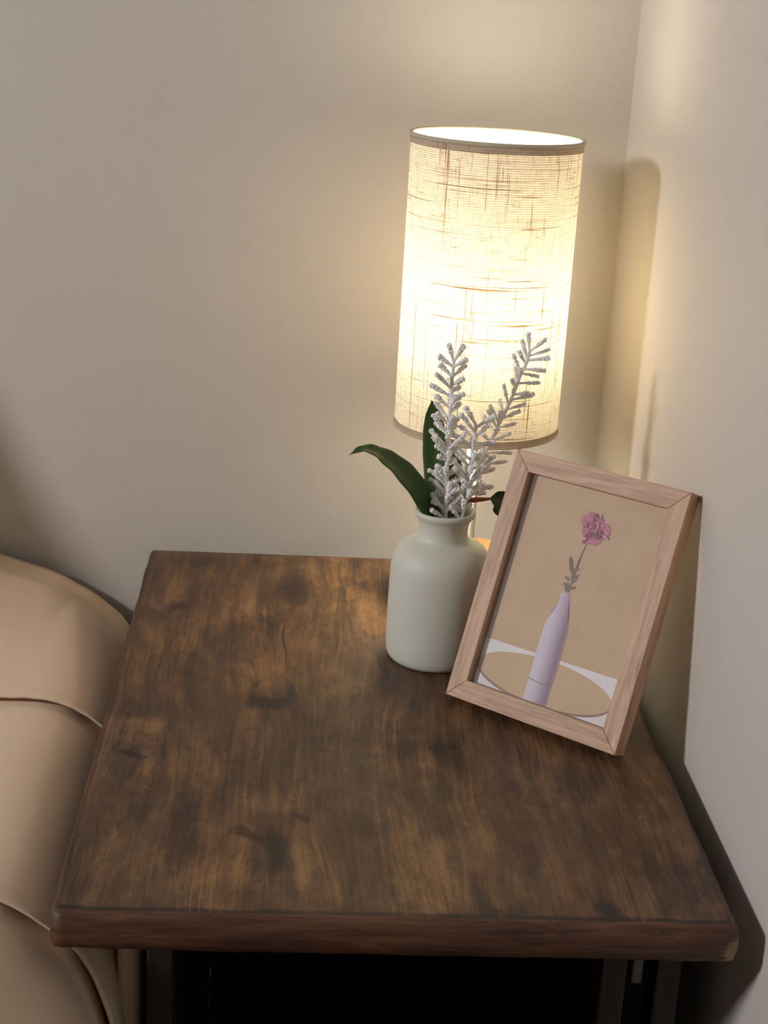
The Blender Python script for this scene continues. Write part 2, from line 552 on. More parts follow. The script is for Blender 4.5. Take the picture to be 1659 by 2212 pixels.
def table_top():
    NX, NY = 150, 224
    W, D = TX1 - TX0, TY1 - TY0
    ins = 0.0035
    V, F, MI = [], [], []
    for j in range(NY + 1):
        for i in range(NX + 1):
            x = -W / 2 + ins + (W - 2 * ins) * i / NX
            y = -D / 2 + ins + (D - 2 * ins) * j / NY
            z = 0.0004 * (mnoise.noise(Vector((x * 16, y * 9, 1.7))))
            V.append([x, y, z])
    idx = lambda i, j: j * (NX + 1) + i
    for j in range(NY):
        for i in range(NX):
            F.append((idx(i, j), idx(i + 1, j), idx(i + 1, j + 1), idx(i, j + 1)))
            MI.append(0)
    per = [idx(i, 0) for i in range(NX)] + [idx(NX, j) for j in range(NY)] + \
          [idx(i, NY) for i in range(NX, 0, -1)] + [idx(0, j) for j in range(NY, 0, -1)]
    # profile from the top crease outwards and down: (out, down, wobble)
    prof = [(0.0035, 0.0003, 0.2), (0.0058, 0.0022, 0.7), (0.0074, 0.0062, 1.0), (0.0078, 0.011, 1.0),
            (0.0070, 0.0165, 1.0), (0.0048, 0.0215, 0.8), (0.0015, 0.0232, 0.4), (-0.02, 0.0232, 0.0)]
    prev = per
    npn = len(per)
    for out, down, wob in prof:
        ring = []
        for k, pi in enumerate(per):
            x, y, z = V[pi]
            sx = -1 if x < -W / 2 + ins + 1e-6 else (1 if x > W / 2 - ins - 1e-6 else 0)
            sy = -1 if y < -D / 2 + ins + 1e-6 else (1 if y > D / 2 - ins - 1e-6 else 0)
            nrm = Vector((sx, sy, 0))
            f = 0.80 if sx and sy else 1.0
            w = mnoise.noise(Vector((x * 30, y * 30, down * 60))) * 0.0011 * wob + mnoise.noise(Vector((x * 130, y * 130, down * 200 + 4))) * 0.0004 * wob
            # chipped near right corner
            cd = math.hypot(x - W / 2, y + D / 2)
            if cd < 0.028 and 0.005 < down < 0.0235:
                w += (mnoise.noise(Vector((x * 420, y * 420, down * 500))) - 0.25) * 0.0022 * (1 - cd / 0.028)
            dz = mnoise.noise(Vector((x * 25, y * 25, 9.0 + down * 10))) * 0.0007 * wob
            # the front face is flatter than the sides and leans back at the foot
            oo = out * (0.82 if sy == -1 and not sx else 0.55 if sx == 1 and not sy else 0.62)
            p = Vector((x, y, -down + dz)) + nrm * (oo * f + (w if out > 0 else 0))
            ring.append(len(V))
            V.append([p.x, p.y, p.z])
        for k in range(npn):
            k2 = (k + 1) % npn
            F.append((prev[k], ring[k], ring[k2], prev[k2]))
            fr = k < NX or NX + NY <= k < 2 * NX + NY
            MI.append(1 if fr else 2)
        prev = ring
    F.append(tuple(reversed(prev)))
    MI.append(2)
    me = mesh('table_top', V, F)
    fix_normals(me)
    # wood stains and knots, plus reflected sheen painted as gold at front centre
    gold = [(880, 1850, 80, 110, .42), (1000, 1800, 50, 110, .38), (930, 1960, 70, 24, .5), (1130, 1900, 40, 60, .25),
            (800, 1322, 22, 46, .70), (752, 1270, 34, 55, .35), (745, 1345, 45, 60, .15), (306, 1584, 36, 46, 1.0), (318, 1665, 16, 50, .7), (528, 1300, 40, 50, .5),
            (585, 1440, 48, 36, .55), (430, 1390, 50, 60, .40), (330, 1290, 60, 40, .35), (500, 1640, 40, 60, .40), (580, 1725, 45, 46, .55), (658, 1866, 34, 46, .8),
            (440, 1900, 80, 50, .6), (540, 1880, 60, 30, .4), (880, 1930, 30, 60, .75), (960, 1890, 45, 70, .7), (1183, 1715, 32, 50, .6), (1030, 1760, 40, 80, .4),
            (810, 1700, 40, 70, .35), (760, 1540, 30, 80, .40), (1420, 1760, 50, 40, .35), (1400, 1890, 80, 60, .30), (930, 1660, 24, 50, .5), (240, 1800, 24, 80, .3), (690, 1400, 20, 70, .35)]
    dark = [(636, 1275, 40, 34, 1.0), (590, 1350, 40, 26, .6), (582, 1518, 38, 14, 1.1), (625, 1495, 16, 26, .7), (545, 1500, 12, 30, .6), (596, 1838, 28, 44, 1.1), (520, 1800, 22, 12, .8),
            (545, 1812, 22, 9, .8), (650, 1768, 30, 10, .8), (286, 1631, 34, 6, 1.0), (246, 1615, 8, 18, .6), (395, 1790, 46, 100, .55), (300, 1740, 40, 60, .35), (970, 1625, 40, 36, .6),
            (1080, 1975, 60, 18, .8), (1310, 1965, 36, 26, .9), (720, 1600, 60, 30, .45), (850, 1600, 50, 40, .5), (390, 1305, 12, 8, .9), (350, 1325, 70, 18, .35), (830, 1440, 14, 60, .6),
            (880, 1960, 30, 14, .5), (1040, 1940, 18, 40, .55), (1500, 1900, 40, 60, .35), (1440, 1640, 40, 40, .35), (760, 1210, 120, 14, .4), (480, 1215, 160, 14, .4), (1230, 1820, 60, 50, .25), (800, 1800, 60, 40, .3)]

    def prep(lst):
        out = []
        for px, py, sx, sy, a in lst:
            c = at_z(px, py, ZT)
            ex = at_z(px + sx, py, ZT)
            ey = at_z(px, py - sy, ZT)
            out.append((c.x - TCX, c.y - TCY, abs(ex.x - c.x), abs(ey.y - c.y), a))
        return out
    G, Dk = prep(gold), prep(dark)
    knots = [(c[0], c[1], max(c[2], 0.012), max(c[3], 0.018), s) for c, s in zip(prep([(582, 1500, 40, 50, 1), (306, 1600, 40, 50, 1), (620, 1770, 50, 50, 1), (640, 1280, 50, 50, 1), (596, 1838, 40, 60, 1), (1000, 1960, 60, 60, 1)]),
                                                                             (.5, -.5, .5, -.45, .4, .6))]
    ca = me.color_attributes.new('stain_sheen', 'FLOAT_COLOR', 'POINT')
    data = []
    for v in me.vertices:
        x, y, z = v.co
        jx = x + 0.006 * mnoise.noise(Vector((x * 55, y * 30, 3.1))) + 0.003 * mnoise.noise(Vector((x * 160, y * 60, 8.1)))
        jy = y + 0.010 * mnoise.noise(Vector((x * 45, y * 26, 7.7)))
        g = d = 0.0
        for cx, cy, sx, sy, a in G:
            q = ((jx - cx) / sx) ** 2 + ((jy - cy) / sy) ** 2
            if q < 8:
                g += a * math.exp(-(q ** 1.5) * 0.8)
        for cx, cy, sx, sy, a in Dk:
            q = ((jx - cx) / sx) ** 2 + ((jy - cy) / sy) ** 2
            if q < 8:
                d += a * math.exp(-(q ** 1.5) * 0.8)
        w = 0.5
        for cx, cy, sx, sy, a in knots:
            ux, uy = (x - cx) / (sx * 1.6), (y - cy) / (sy * 1.6)
            q = ux * ux + uy * uy
            if q < 9:
                w += a * ux * math.exp(-q)
        # stain gathered along the front edge
        ef = y + D / 2
        d += 1.9 * math.exp(-(ef / (0.0062 + 0.0018 * mnoise.noise(Vector((x * 40, 0, 2.0))))) ** 4) + 0.5 * math.exp(-((x + W / 2) / 0.006) ** 2) + 0.4 * math.exp(-((W / 2 - x) / 0.006) ** 2)
        data += [min(g, 1.2), min(d, 2.0), w, 1.0]
    ca.data.foreach_set('color', data)
    o = obj('table_top', me, [M_top, M_front, M_side], table, (0, 0, ZT))
    me.polygons.foreach_set('material_index', MI)
    return o


table_top()
# legs and rails; back panel and shelf put in to blacken the space below
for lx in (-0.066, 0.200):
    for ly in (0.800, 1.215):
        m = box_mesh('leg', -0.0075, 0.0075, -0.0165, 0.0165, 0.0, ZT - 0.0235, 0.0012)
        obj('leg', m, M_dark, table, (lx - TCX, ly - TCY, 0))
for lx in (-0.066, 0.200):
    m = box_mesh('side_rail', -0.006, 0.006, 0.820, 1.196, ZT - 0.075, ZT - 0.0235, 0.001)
    obj('side_rail', m, M_shadow_panel, table, (lx - TCX, -TCY, 0))
m = box_mesh('shadow_back_panel', -0.056, 0.190, 1.205, 1.217, 0.04, ZT - 0.0235, 0.001)
obj('shadow_back_panel', m, M_shadow_panel, table, (-TCX, -TCY, 0))
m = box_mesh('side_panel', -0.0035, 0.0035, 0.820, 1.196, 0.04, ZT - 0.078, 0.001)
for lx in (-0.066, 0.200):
    obj('side_panel', m.copy(), M_shadow_panel, table, (lx - TCX, -TCY, 0))
m = box_mesh('shadow_shelf', -0.056, 0.190, 0.800, 1.200, 0.10, 0.115, 0.001)
obj('shadow_shelf', m, M_shadow_panel, table, (-TCX, -TCY, 0))

# upright strip between the right leg and the wall
m = box_mesh('wood_board', 0.2275, 0.2425, 0.792, 0.812, 0.0, ZT - 0.026, 0.0012)
tag(obj('wood_board', m, M_dark), 'dark reddish wooden strip upright between the table leg and the right wall', 'board')

# ------------------------------------------------------------------ lamp
LX, LY = 0.14465, 1.21254
SR, SZ0, SZ1 = 0.0652, 0.1451, 0.3708
lamp = thing('table_lamp', (LX, LY, ZT), 'lit table lamp with tall cylindrical linen shade, metal pole and wooden base', 'lamp')
M_shade, M_hem = mat_shade(), mat_shade(True)
M_chrome = mat_metal('brushed_steel', (0.72, 0.71, 0.69, 1), 0.22)
M_rim = plain('grey_rim_tape', srgb(196, 186, 164), 0.8)


def mat_base_wood():
    t = NT('pale_turned_wood')
    co = t.coords((1, 0.12, 1))
    a = t.noise(co, 120, 4, 0.6, 0.8)
    t.l(t.ramp(a, [(0.35, srgb(190, 140, 84)), (0.5, srgb(214, 168, 108)), (0.68, srgb(228, 188, 130))]), t.b.inputs['Base Color'])
    t.set(Roughness=0.45)
    return t.m


BZ = 0.030
obj('base', lathe('base', [(0, 0), (0.058, 0), (0.0605, 0.002), (0.061, 0.006), (0.061, BZ - 0.004), (0.060, BZ - 0.001), (0.0575, BZ), (0, BZ)], 96), mat_base_wood(), lamp)
obj('pole', lathe('pole', [(0, BZ), (0.010, BZ), (0.010, BZ + 0.002), (0.0058, BZ + 0.0035), (0.0058, 0.178), (0.0, 0.178)], 40), M_chrome, lamp)
sock = obj('socket', lathe('socket', [(0, 0.176), (0.012, 0.176), (0.0135, 0.180), (0.0135, 0.205), (0.022, 0.206), (0.0235, 0.210), (0.0225, 0.2108), (0.0, 0.211)], 36), plain('black_socket_plastic', (0.03, 0.03, 0.03, 1), 0.5), lamp)  # flared cup added to hold direct bulb light off the table
tb = NT('glowing_bulb')
em = tb.n('ShaderNodeEmission')
em.inputs['Color'].default_value = (1.0, 0.87, 0.60, 1)
em.inputs['Strength'].default_value = BULB_STRENGTH
tb.l(em.outputs[0], tb.out.inputs['Surface'])
obj('bulb', lathe('bulb', [(0, 0.211), (0.012, 0.211), (0.013, 0.218), (0.019, 0.228), (0.0235, 0.240), (0.0225, 0.252), (0.016, 0.262), (0.008, 0.2665), (0, 0.2675)], 40), tb.m, lamp)


def shade_mesh(name, r, z0, z1, nz):
    n = 128
    V, F = [], []
    for k in range(nz + 1):
        z = z0 + (z1 - z0) * k / nz
        for i in range(n):
            a = TAU * i / n
            V.append((r * math.cos(a), r * math.sin(a), z))
    for k in range(nz):
        for i in range(n):
            j = (i + 1) % n
            F.append((k * n + i, k * n + j, (k + 1) * n + j, (k + 1) * n + i))
    me = mesh(name, V, F)
    uv = me.uv_layers.new(name='UVMap')
    for p in me.polygons:
        i = p.index % n
        for li, vi, c in zip(p.loop_indices, p.vertices, (0, 1, 1, 0)):
            uv.data[li].uv = ((i + c) / n * TAU * r, V[vi][2])
    return me


shade = obj('lamp_shade', shade_mesh('lamp_shade', SR, SZ0, SZ1, 8), M_shade, lamp)
obj('hem', shade_mesh('hem', SR + 0.0006, SZ1 - 0.0062, SZ1 - 0.0008, 1), M_hem, shade)
obj('hem', shade_mesh('hem', SR + 0.0006, SZ0 + 0.0004, SZ0 + 0.0052, 1), M_hem, shade)


def torus(name, R, r, z, n=128, m=10):
    V, F = [], []
    for i in range(n):
        a = TAU * i / n
        for k in range(m):
            b = TAU * k / m
            V.append(((R + r * math.cos(b)) * math.cos(a), (R + r * math.cos(b)) * math.sin(a), z + r * math.sin(b)))
    for i in range(n):
        for k in range(m):
            i2, k2 = (i + 1) % n, (k + 1) % m
            F.append((i * m + k, i2 * m + k, i2 * m + k2, i * m + k2))
    return mesh(name, V, F)


obj('rim', torus('rim', SR, 0.0017, SZ1), M_rim, shade)
obj('rim', torus('rim', SR, 0.0012, SZ0), plain('linen_rim_tape', srgb(200, 184, 158), 0.8), shade)
# spider that carries the shade
obj('shade_ring', torus('shade_ring', 0.0180, 0.0012, 0.2035, 48, 8), M_chrome, lamp)
for k in range(3):
    a = TAU * k / 3 + 0.4
    c, s = math.cos(a), math.sin(a)
    obj('shade_spoke', tube('shade_spoke', [(0.018 * c, 0.018 * s, 0.2035), (0.03 * c, 0.03 * s, 0.200), (0.05 * c, 0.05 * s, 0.152), (0.0645 * c, 0.0645 * s, 0.1465)], [0.001] * 4, 6), M_chrome, lamp)

# ------------------------------------------------------------------ vase
VX, VY = 0.1118, 1.0850
vprof = [(0, 0.0), (0.0325, 0.0), (0.0350, 0.0012), (0.0366, 0.0040), (0.0374, 0.0085), (0.0377, 0.020), (0.0376, 0.045), (0.0374, 0.064), (0.0371, 0.072),
         (0.0363, 0.0775), (0.0345, 0.0825), (0.0318, 0.0865), (0.0283, 0.0895), (0.0243, 0.0915), (0.0209, 0.0930), (0.0190, 0.0945), (0.0181, 0.0968),
         (0.0179, 0.1000), (0.0182, 0.1040), (0.0191, 0.1080), (0.0206, 0.1105), (0.0223, 0.1120), (0.0230, 0.1137), (0.0227, 0.1155), (0.0216, 0.1164),
         (0.0203, 0.1157), (0.0190, 0.1135), (0.0172, 0.1080), (0.0160, 0.1010), (0.0162, 0.0930), (0.0260, 0.0860), (0.0340, 0.0740), (0.0345, 0.030), (0.0335, 0.006), (0, 0.005)]
vase = tag(obj('ceramic_vase', lathe('ceramic_vase', vprof, 96), mat_ceramic(), None, (VX, VY, ZT)), 'matt pale grey bottle-shaped ceramic vase with flared lip on the wooden table', 'vase')

# ------------------------------------------------------------------ picture frame
FB = Vector((0.11302, 1.00478, ZT + 0.00642 - 0.0003))
FAZ, FTILT, FW, FH, FT = -0.69138, 0.39578, 0.13565, 0.17973, 0.0150
fu = Vector((math.cos(FAZ), math.sin(FAZ), 0))
fb = Vector((-math.sin(FAZ), math.cos(FAZ), 0))
fvv = Vector((0, 0, 1)) * math.cos(FTILT) + fb * math.sin(FTILT)
fn = fb * math.cos(FTILT) - Vector((0, 0, 1)) * math.sin(FTILT)      # backwards
FB.z = ZT + FT * math.sin(FTILT) + 0.0003
frame = thing('picture_frame', (0, 0, 0), 'oak picture frame with a flower print leaning against the right wall', 'picture frame')
# local axes: x = along the frame, y = backwards, z = up the frame
frame.matrix_world = Matrix(((fu.x, fn.x, fvv.x, FB.x), (fu.y, fn.y, fvv.y, FB.y), (fu.z, fn.z, fvv.z, FB.z), (0, 0, 0, 1)))
M_oak_v, M_oak_h = mat_oak('oak_grain_upright', (1, 1, 0.07)), mat_oak('oak_grain_lengthwise', (0.07, 1, 1))
X0, X1, Z0, Z1 = 0.0135, 0.1222, 0.0140, 0.1657          # window
def bar(name, quad, mat):
    """mitred bar: outer a, b; inner c, d (x,z) with a rebate for the pane"""
    V, F = [], []
    (ax, az), (bx_, bz_), (cx, cz), (dx, dz) = quad
    g = 0.00004
    cxm = sum(q[0] for q in quad) / 4
    czm = sum(q[1] for q in quad) / 4
    pts = [(cxm + (x - cxm) * (1 - g * 10), czm + (z - czm) * (1 - g * 10)) for x, z in quad]
    bm = bmesh.new()
    lo = [bm.verts.new((x, 0.0, z)) for x, z in pts]
    hi = [bm.verts.new((x, FT, z)) for x, z in pts]
    bm.faces.new(lo)
    bm.faces.new(list(reversed(hi)))
    for i in range(4):
        bm.faces.new((lo[i], hi[i], hi[(i + 1) % 4], lo[(i + 1) % 4]))
    bmesh.ops.recalc_face_normals(bm, faces=bm.faces)
    bmesh.ops.bevel(bm, geom=[e for e in bm.edges], offset=0.0004, segments=2, affect='EDGES', profile=0.5)
    me = bpy.data.meshes.new(name)
    bm.to_mesh(me)
    bm.free()
    return obj(name, me, mat, frame)


bar('frame_bar', [(0, 0), (FW, 0), (X1, Z0), (X0, Z0)], M_oak_h)
bar('frame_bar', [(0, FH), (FW, FH), (X1, Z1), (X0, Z1)], M_oak_h)
bar('frame_bar', [(0, 0), (0, FH), (X0, Z1), (X0, Z0)], M_oak_v)
bar('frame_bar', [(FW, 0), (FW, FH), (X1, Z1), (X1, Z0)], M_oak_v)
obj('backing_board', box_mesh('backing_board', X0 + 0.0001, X1 - 0.0001, 0.0088, 0.0118, Z0 + 0.0001, Z1 - 0.0001), plain('brown_fibre_board', srgb(120, 92, 66), 0.9), frame)


# the print: flat shapes on paper behind the pane
def mat_print(name, c0, c1, scale=60, ramp=None):
    t = NT(name)
    v = t.noise(t.coords(), scale, 4, 0.6)
    t.l(t.mix(t.ramp(v, [(0.35, 0.0), (0.65, 1.0)]), c0, c1), t.b.inputs['Base Color'])
    t.set(Roughness=0.7)
    return t.m


PY = 0.0084
pr = obj('print', box_mesh('print', X0 + 0.0002, X1 - 0.0002, PY, PY + 0.0003, Z0 + 0.0002, Z1 - 0.0002), mat_print('print_tan_wall', srgb(196, 164, 126), srgb(204, 173, 138), 40), frame)
pr['label'] = 'print of a pale bottle holding one pink flower on a round tan tabletop'
layer = [0]
def flat(name, pts, mat, clip=True):
    layer[0] += 1
    y = PY - 0.00003 * layer[0]
    pts = [(x / 100, z / 100) for x, z in pts]
    if clip:
        pts = [(min(max(x, X0 + 0.0003), X1 - 0.0003), min(max(z, Z0 + 0.0003), Z1 - 0.0003)) for x, z in pts]
    bm = bmesh.new()
    f = bm.faces.new([bm.verts.new((x, y, z)) for x, z in pts])
    bmesh.ops.triangulate(bm, faces=[f])
    bmesh.ops.recalc_face_normals(bm, faces=bm.faces)
    for ff in bm.faces:
        if ff.normal.y > 0:
            ff.normal_flip()
    me = bpy.data.meshes.new(name)
    bm.to_mesh(me)
    bm.free()
    return obj(name, me, mat, pr)


def ell(cx, cz, a, b, rot=0.0, n=72):
    out = []
    for i in range(n):
        w = TAU * i / n
        x, z = a * math.cos(w), b * math.sin(w)
        out.append((cx + x * math.cos(rot) - z * math.sin(rot), cz + x * math.sin(rot) + z * math.cos(rot)))
    return out


P_white = mat_print('print_white_cloth', srgb(226, 222, 224), srgb(236, 233, 236), 50)
P_tan = mat_print('print_tan_disc', srgb(200, 168, 126), srgb(206, 176, 138), 40)
P_edge = mat_print('print_disc_edge', srgb(142, 104, 88), srgb(160, 122, 104), 80)
P_stem = mat_print('print_stem', srgb(110, 86, 66), srgb(136, 108, 84), 300)
P_leaf = mat_print('print_dry_leaves', srgb(86, 76, 68), srgb(146, 132, 116), 500)
P_pinkd = mat_print('print_pink_deep', srgb(110, 48, 70), srgb(160, 78, 104), 350)
P_pinkm = mat_print('print_pink_mid', srgb(176, 92, 118), srgb(206, 126, 148), 350)
P_pinkl = mat_print('print_pink_light', srgb(204, 126, 146), srgb(226, 160, 174), 350)


def mat_bottle():
    """printed bottle: pale left, mauve right, as in the printed picture"""
    t = NT('print_bottle')
    se = t.n('ShaderNodeSeparateXYZ')
    t.l(t.n('ShaderNodeTexCoord').outputs['Object'], se.inputs[0])
    v = t.math('MULTIPLY', t.math('SUBTRACT', se.outputs[0], 0.0548), 1 / 0.0195)
    t.l(t.ramp(v, [(0.0, srgb(216, 210, 222)), (0.30, srgb(210, 200, 214)), (0.58, srgb(182, 162, 180)), (0.82, srgb(142, 112, 132)), (1.0, srgb(160, 130, 138))]), t.b.inputs['Base Color'])
    t.set(Roughness=0.7)
    return t.m


P_bottle = mat_bottle()
flat('print_cloth', [(1.38, 4.64), (12.2, 4.74), (12.2, 1.42), (1.38, 1.42)], P_white)
flat('print_disc_edge', ell(6.66, 2.83, 5.37, 1.66), P_edge)
flat('print_disc', ell(6.68, 2.93, 5.30, 1.56), P_tan)
bot = [(6.08, 9.22), (6.06, 8.76), (5.99, 8.14), (5.78, 7.57), (5.55, 7.02), (5.50, 6.39), (5.48, 5.42), (5.47, 4.44), (5.50, 2.96), (5.49, 2.76), (5.50, 1.33),
       (7.37, 1.37), (7.36, 2.94), (7.42, 3.18), (7.42, 4.33), (7.40, 5.27), (7.38, 6.57), (7.26, 7.25), (7.02, 7.78), (6.86, 8.45), (6.72, 9.3), (6.4, 9.2)]
flat('print_bottle', bot, P_bottle)
flat('print_bottle_seam', [(5.50, 2.97), (6.0, 2.88), (6.6, 2.85), (7.36, 2.98), (7.36, 2.90), (6.6, 2.78), (6.0, 2.81), (5.50, 2.90)], P_edge)
flat('print_stem', [(6.84, 12.95), (6.90, 12.95), (6.66, 11.4), (6.60, 9.3), (6.50, 9.3), (6.57, 11.4)], P_stem)
def leafpts(x, z, l, w, ang):
    out = []
    for i in range(14):
        s = i / 13
        out.append((s * l, w * math.sin(math.pi * s) ** 0.8 * (1 + 0.25 * math.sin(9 * s))))
    for i in range(12, 0, -1):
        s = i / 13
        out.append((s * l, -w * math.sin(math.pi * s) ** 0.8))
    c, sn = math.cos(ang), math.sin(ang)
    return [(x + a * c - b * sn, z + a * sn + b * c) for a, b in out]
for i, a in enumerate([(6.42, 10.6, 1.25, .17, 1.95), (6.45, 10.1, .55, .12, 2.7), (6.55, 9.9, .95, .13, 1.1), (6.5, 9.55, .62, .11, .5), (6.45, 9.5, .6, .12, 2.4), (6.4, 9.3, .7, .14, 1.7), (6.5, 10.2, .9, .13, 1.45), (6.6, 10.9, .35, .07, .6)]):
    flat('print_leaf', leafpts(*a), P_leaf if i % 3 else P_stem)
fl = [(5.9, 14.52), (6.21, 14.78), (6.49, 15.12), (6.78, 15.04), (7.18, 15.02), (7.37, 14.83), (7.61, 14.83), (7.64, 14.6), (8.06, 14.52), (8.29, 14.28), (8.35, 13.83), (8.18, 13.55),
      (7.84, 13.4), (7.8, 13.12), (7.42, 12.88), (6.96, 12.88), (6.66, 12.98), (6.32, 13.43), (6.39, 13.81), (6.06, 14.14)]
flat('print_petals', fl, P_pinkm)
rp = random.Random(3)
for k in range(48):
    a = rp.random() * TAU
    rr = math.sqrt(rp.random()) * 0.88
    x, z = 7.12 + rr * 0.95 * math.cos(a), 13.98 + rr * 0.92 * math.sin(a)
    flat('print_petal', leafpts(x, z, rp.uniform(.25, .55), rp.uniform(.05, .13), rp.random() * TAU), (P_pinkd, P_pinkl, P_pinkd, P_pinkm)[k % 4])
# pane
tg = NT('clear_picture_pane')
tra = tg.n('ShaderNodeBsdfTransparent')
glo = tg.n('ShaderNodeBsdfGlossy')
glo.inputs['Roughness'].default_value = 0.50
fre = tg.n('ShaderNodeFresnel')
fre.inputs['IOR'].default_value = 1.30
mxs = tg.n('ShaderNodeMixShader')
tg.l(fre.outputs[0], mxs.inputs[0])
tg.l(tra.outputs[0], mxs.inputs[1])
tg.l(glo.outputs[0], mxs.inputs[2])
tg.l(mxs.outputs[0], tg.out.inputs['Surface'])
obj('pane', box_mesh('pane', X0 + 0.0001, X1 - 0.0001, 0.0050, 0.0060, Z0 + 0.0001, Z1 - 0.0001), tg.m, frame)

# ------------------------------------------------------------------ white flocked sprigs
M_twig = mat_white_twig()
S = 320 / 1609.0
def cpx(x, y):
    return 900 + x * S, 700 + y * S


VB = Vector((VX, VY, ZT))
rt = random.Random(11)


def branchlet_mesh(L, r, rnd, knobby=1.0):
    """along +Z from the origin: thin smooth neck, clubbed and crusted towards the tip"""
    n, m = 9, 21
    bend = rnd.uniform(-0.10, 0.10)
    V, F = [], []
    for k in range(m):
        s = k / (m - 1)
        rad = r * (0.56 + 0.08 * s)
        crust = max(0.0, min(1.0, (s - 0.26) / 0.25))
        rad += r * (0.20 + 0.26 * max(0.0, s - 0.5)) * crust
        if k == m - 1:
            rad *= 0.62
        off = bend * L * s * s
        for i in range(n):
            a = TAU * (i + 0.5 * (k % 2)) / n
            q = rad * (1 + crust * knobby * rnd.uniform(-0.34, 0.52))
            V.append((off + q * math.cos(a), q * math.sin(a), s * L + crust * rnd.uniform(-0.3, 0.3) * L / m))
    for k in range(m - 1):
        for i in range(n):
            j = (i + 1) % n
            F.append((k * n + i, k * n + j, (k + 1) * n + j, (k + 1) * n + i))
    V.append((bend * L, 0, L * 1.015))
    t = len(V) - 1
    for i in range(n):
        F.append(((m - 1) * n + i, (m - 1) * n + (i + 1) % n, t))
    me = mesh('branchlet', V, F)
    for p in me.polygons:
        p.use_smooth = p.index < n * 4
    return me


def sprig(label, stem_c, Ys, lists, extra, r=0.0018, dense=12):
    """stem_c: traced stem points; Ys: depth at foot and tip"""
    m = len(stem_c)
    pts = [at(*cpx(*c), Ys[0] + (Ys[1] - Ys[0]) * k / (m - 1)) for k, c in enumerate(stem_c)]
    # the foot reaches down into the vase
    foot = Vector((VX + (pts[0].x - VX) * 0.3, VY + (pts[0].y - VY) * 0.3, ZT + 0.012))
    mid = Vector(pts[0]) + Vector((0, 0, -0.02))
    mid.x = VX + (pts[0].x - VX) * 0.8
    mid.y = VY + (pts[0].y - VY) * 0.8
    root = thing('white_sprig', foot, label, 'artificial flower', 'white flocked sprigs in the grey vase')
    allp = spline([foot, mid] + pts, 40)
    rads = [0.0017 * (1 - 0.30 * k / 39) for k in range(40)]
    obj('stem', tube('stem', [p - foot for p in allp], rads, 8), M_twig, root)

    def stem_at(z):
        best = min(allp, key=lambda p: abs(p.z - z))
        return best
    cnt = 0
    for (b, t) in lists:
        pb = at(*cpx(*b), VY)
        # the foot of a branchlet lies on the stem
        k = min(range(len(allp)), key=lambda i: abs((allp[i] - CAM).normalized().dot((pb - CAM).normalized()) - 1))
        base = allp[k]
        tip = at(*cpx(*t), base.y + rt.uniform(-0.008, 0.006))
        add(root, foot, base, tip, r)
        cnt += 1
    extra = extra + [(rt.uniform(0.20, 0.62), (rt.uniform(-0.7, 0.2) if rt.random() < 0.5 else rt.uniform(-3.3, -2.4)), rt.uniform(0.013, 0.018), rt.uniform(0.45, 0.7)) for _ in range(dense)]
    for (f, az, l, up) in extra:      # ones that stand towards or away from the viewer
        i = int(f * 39)
        base = allp[i]
        d = Vector((math.cos(az), math.sin(az), up * 1.9)).normalized() * l * 1.15
        add(root, foot, base, base + d, r)
    return root


def add(root, foot, base, tip, r):
    d = tip - base
    L = d.length
    o = obj('branchlet', branchlet_mesh(L, r * rt.uniform(0.88, 1.15), rt), M_twig, root)
    o.rotation_mode = 'QUATERNION'
    o.rotation_quaternion = d.to_track_quat('Z', 'Y')
    o.location = base - foot


stemA = [(310, 2110), (318, 1900), (325, 1700), (330, 1500), (330, 1300), (345, 1100), (365, 900), (376, 750), (386, 600), (402, 410)]
brA = [((390, 410), (345, 205)), ((410, 405), (520, 225)), ((385, 490), (235, 345)), ((372, 590), (245, 430)), ((362, 690), (205, 535)), ((350, 795), (145, 655)), ((345, 900), (205, 765)),
       ((335, 1000), (200, 845)), ((330, 1090), (215, 960)), ((325, 1185), (190, 1065)), ((318, 1290), (175, 1230)), ((318, 1410), (205, 1310)), ((318, 1510), (235, 1430)), ((312, 1620), (205, 1540)),
       ((310, 1700), (125, 1580)), ((310, 1800), (135, 1680)), ((310, 1890), (205, 1810)), ((312, 2010), (160, 1925)), ((312, 2085), (145, 2010)),
       ((405, 480), (545, 385)), ((405, 560), (550, 440)), ((395, 650), (510, 590)), ((390, 730), (470, 670)), ((380, 890), (520, 750)), ((370, 970), (480, 850)), ((360, 1080), (450, 1020)),
       ((345, 1200), (430, 1090)), ((335, 1430), (440, 1310)), ((335, 1530), (430, 1460)), ((330, 1660), (430, 1560)), ((325, 1790), (450, 1680)), ((320, 1900), (430, 1790)), ((318, 2060), (390, 1950))]
exA = [(0.24, -1.6, 0.014, 0.8), (0.3, -1.3, 0.014, 0.9), (0.38, -1.8, 0.014, 0.8), (0.46, -1.4, 0.014, 0.8), (0.55, -1.7, 0.013, 0.9), (0.63, -1.5, 0.012, 0.9), (0.73, -1.2, 0.011, 1.0), (0.42, 1.6, 0.014, 0.8),
       (0.56, 1.4, 0.013, 0.8), (0.7, 1.5, 0.013, 0.8), (0.82, 1.7, 0.012, 0.9)]
sprig('white flocked sprig standing upright at the left of the vase before the upright leaf', stemA, (1.078, 1.070), brA, exA)

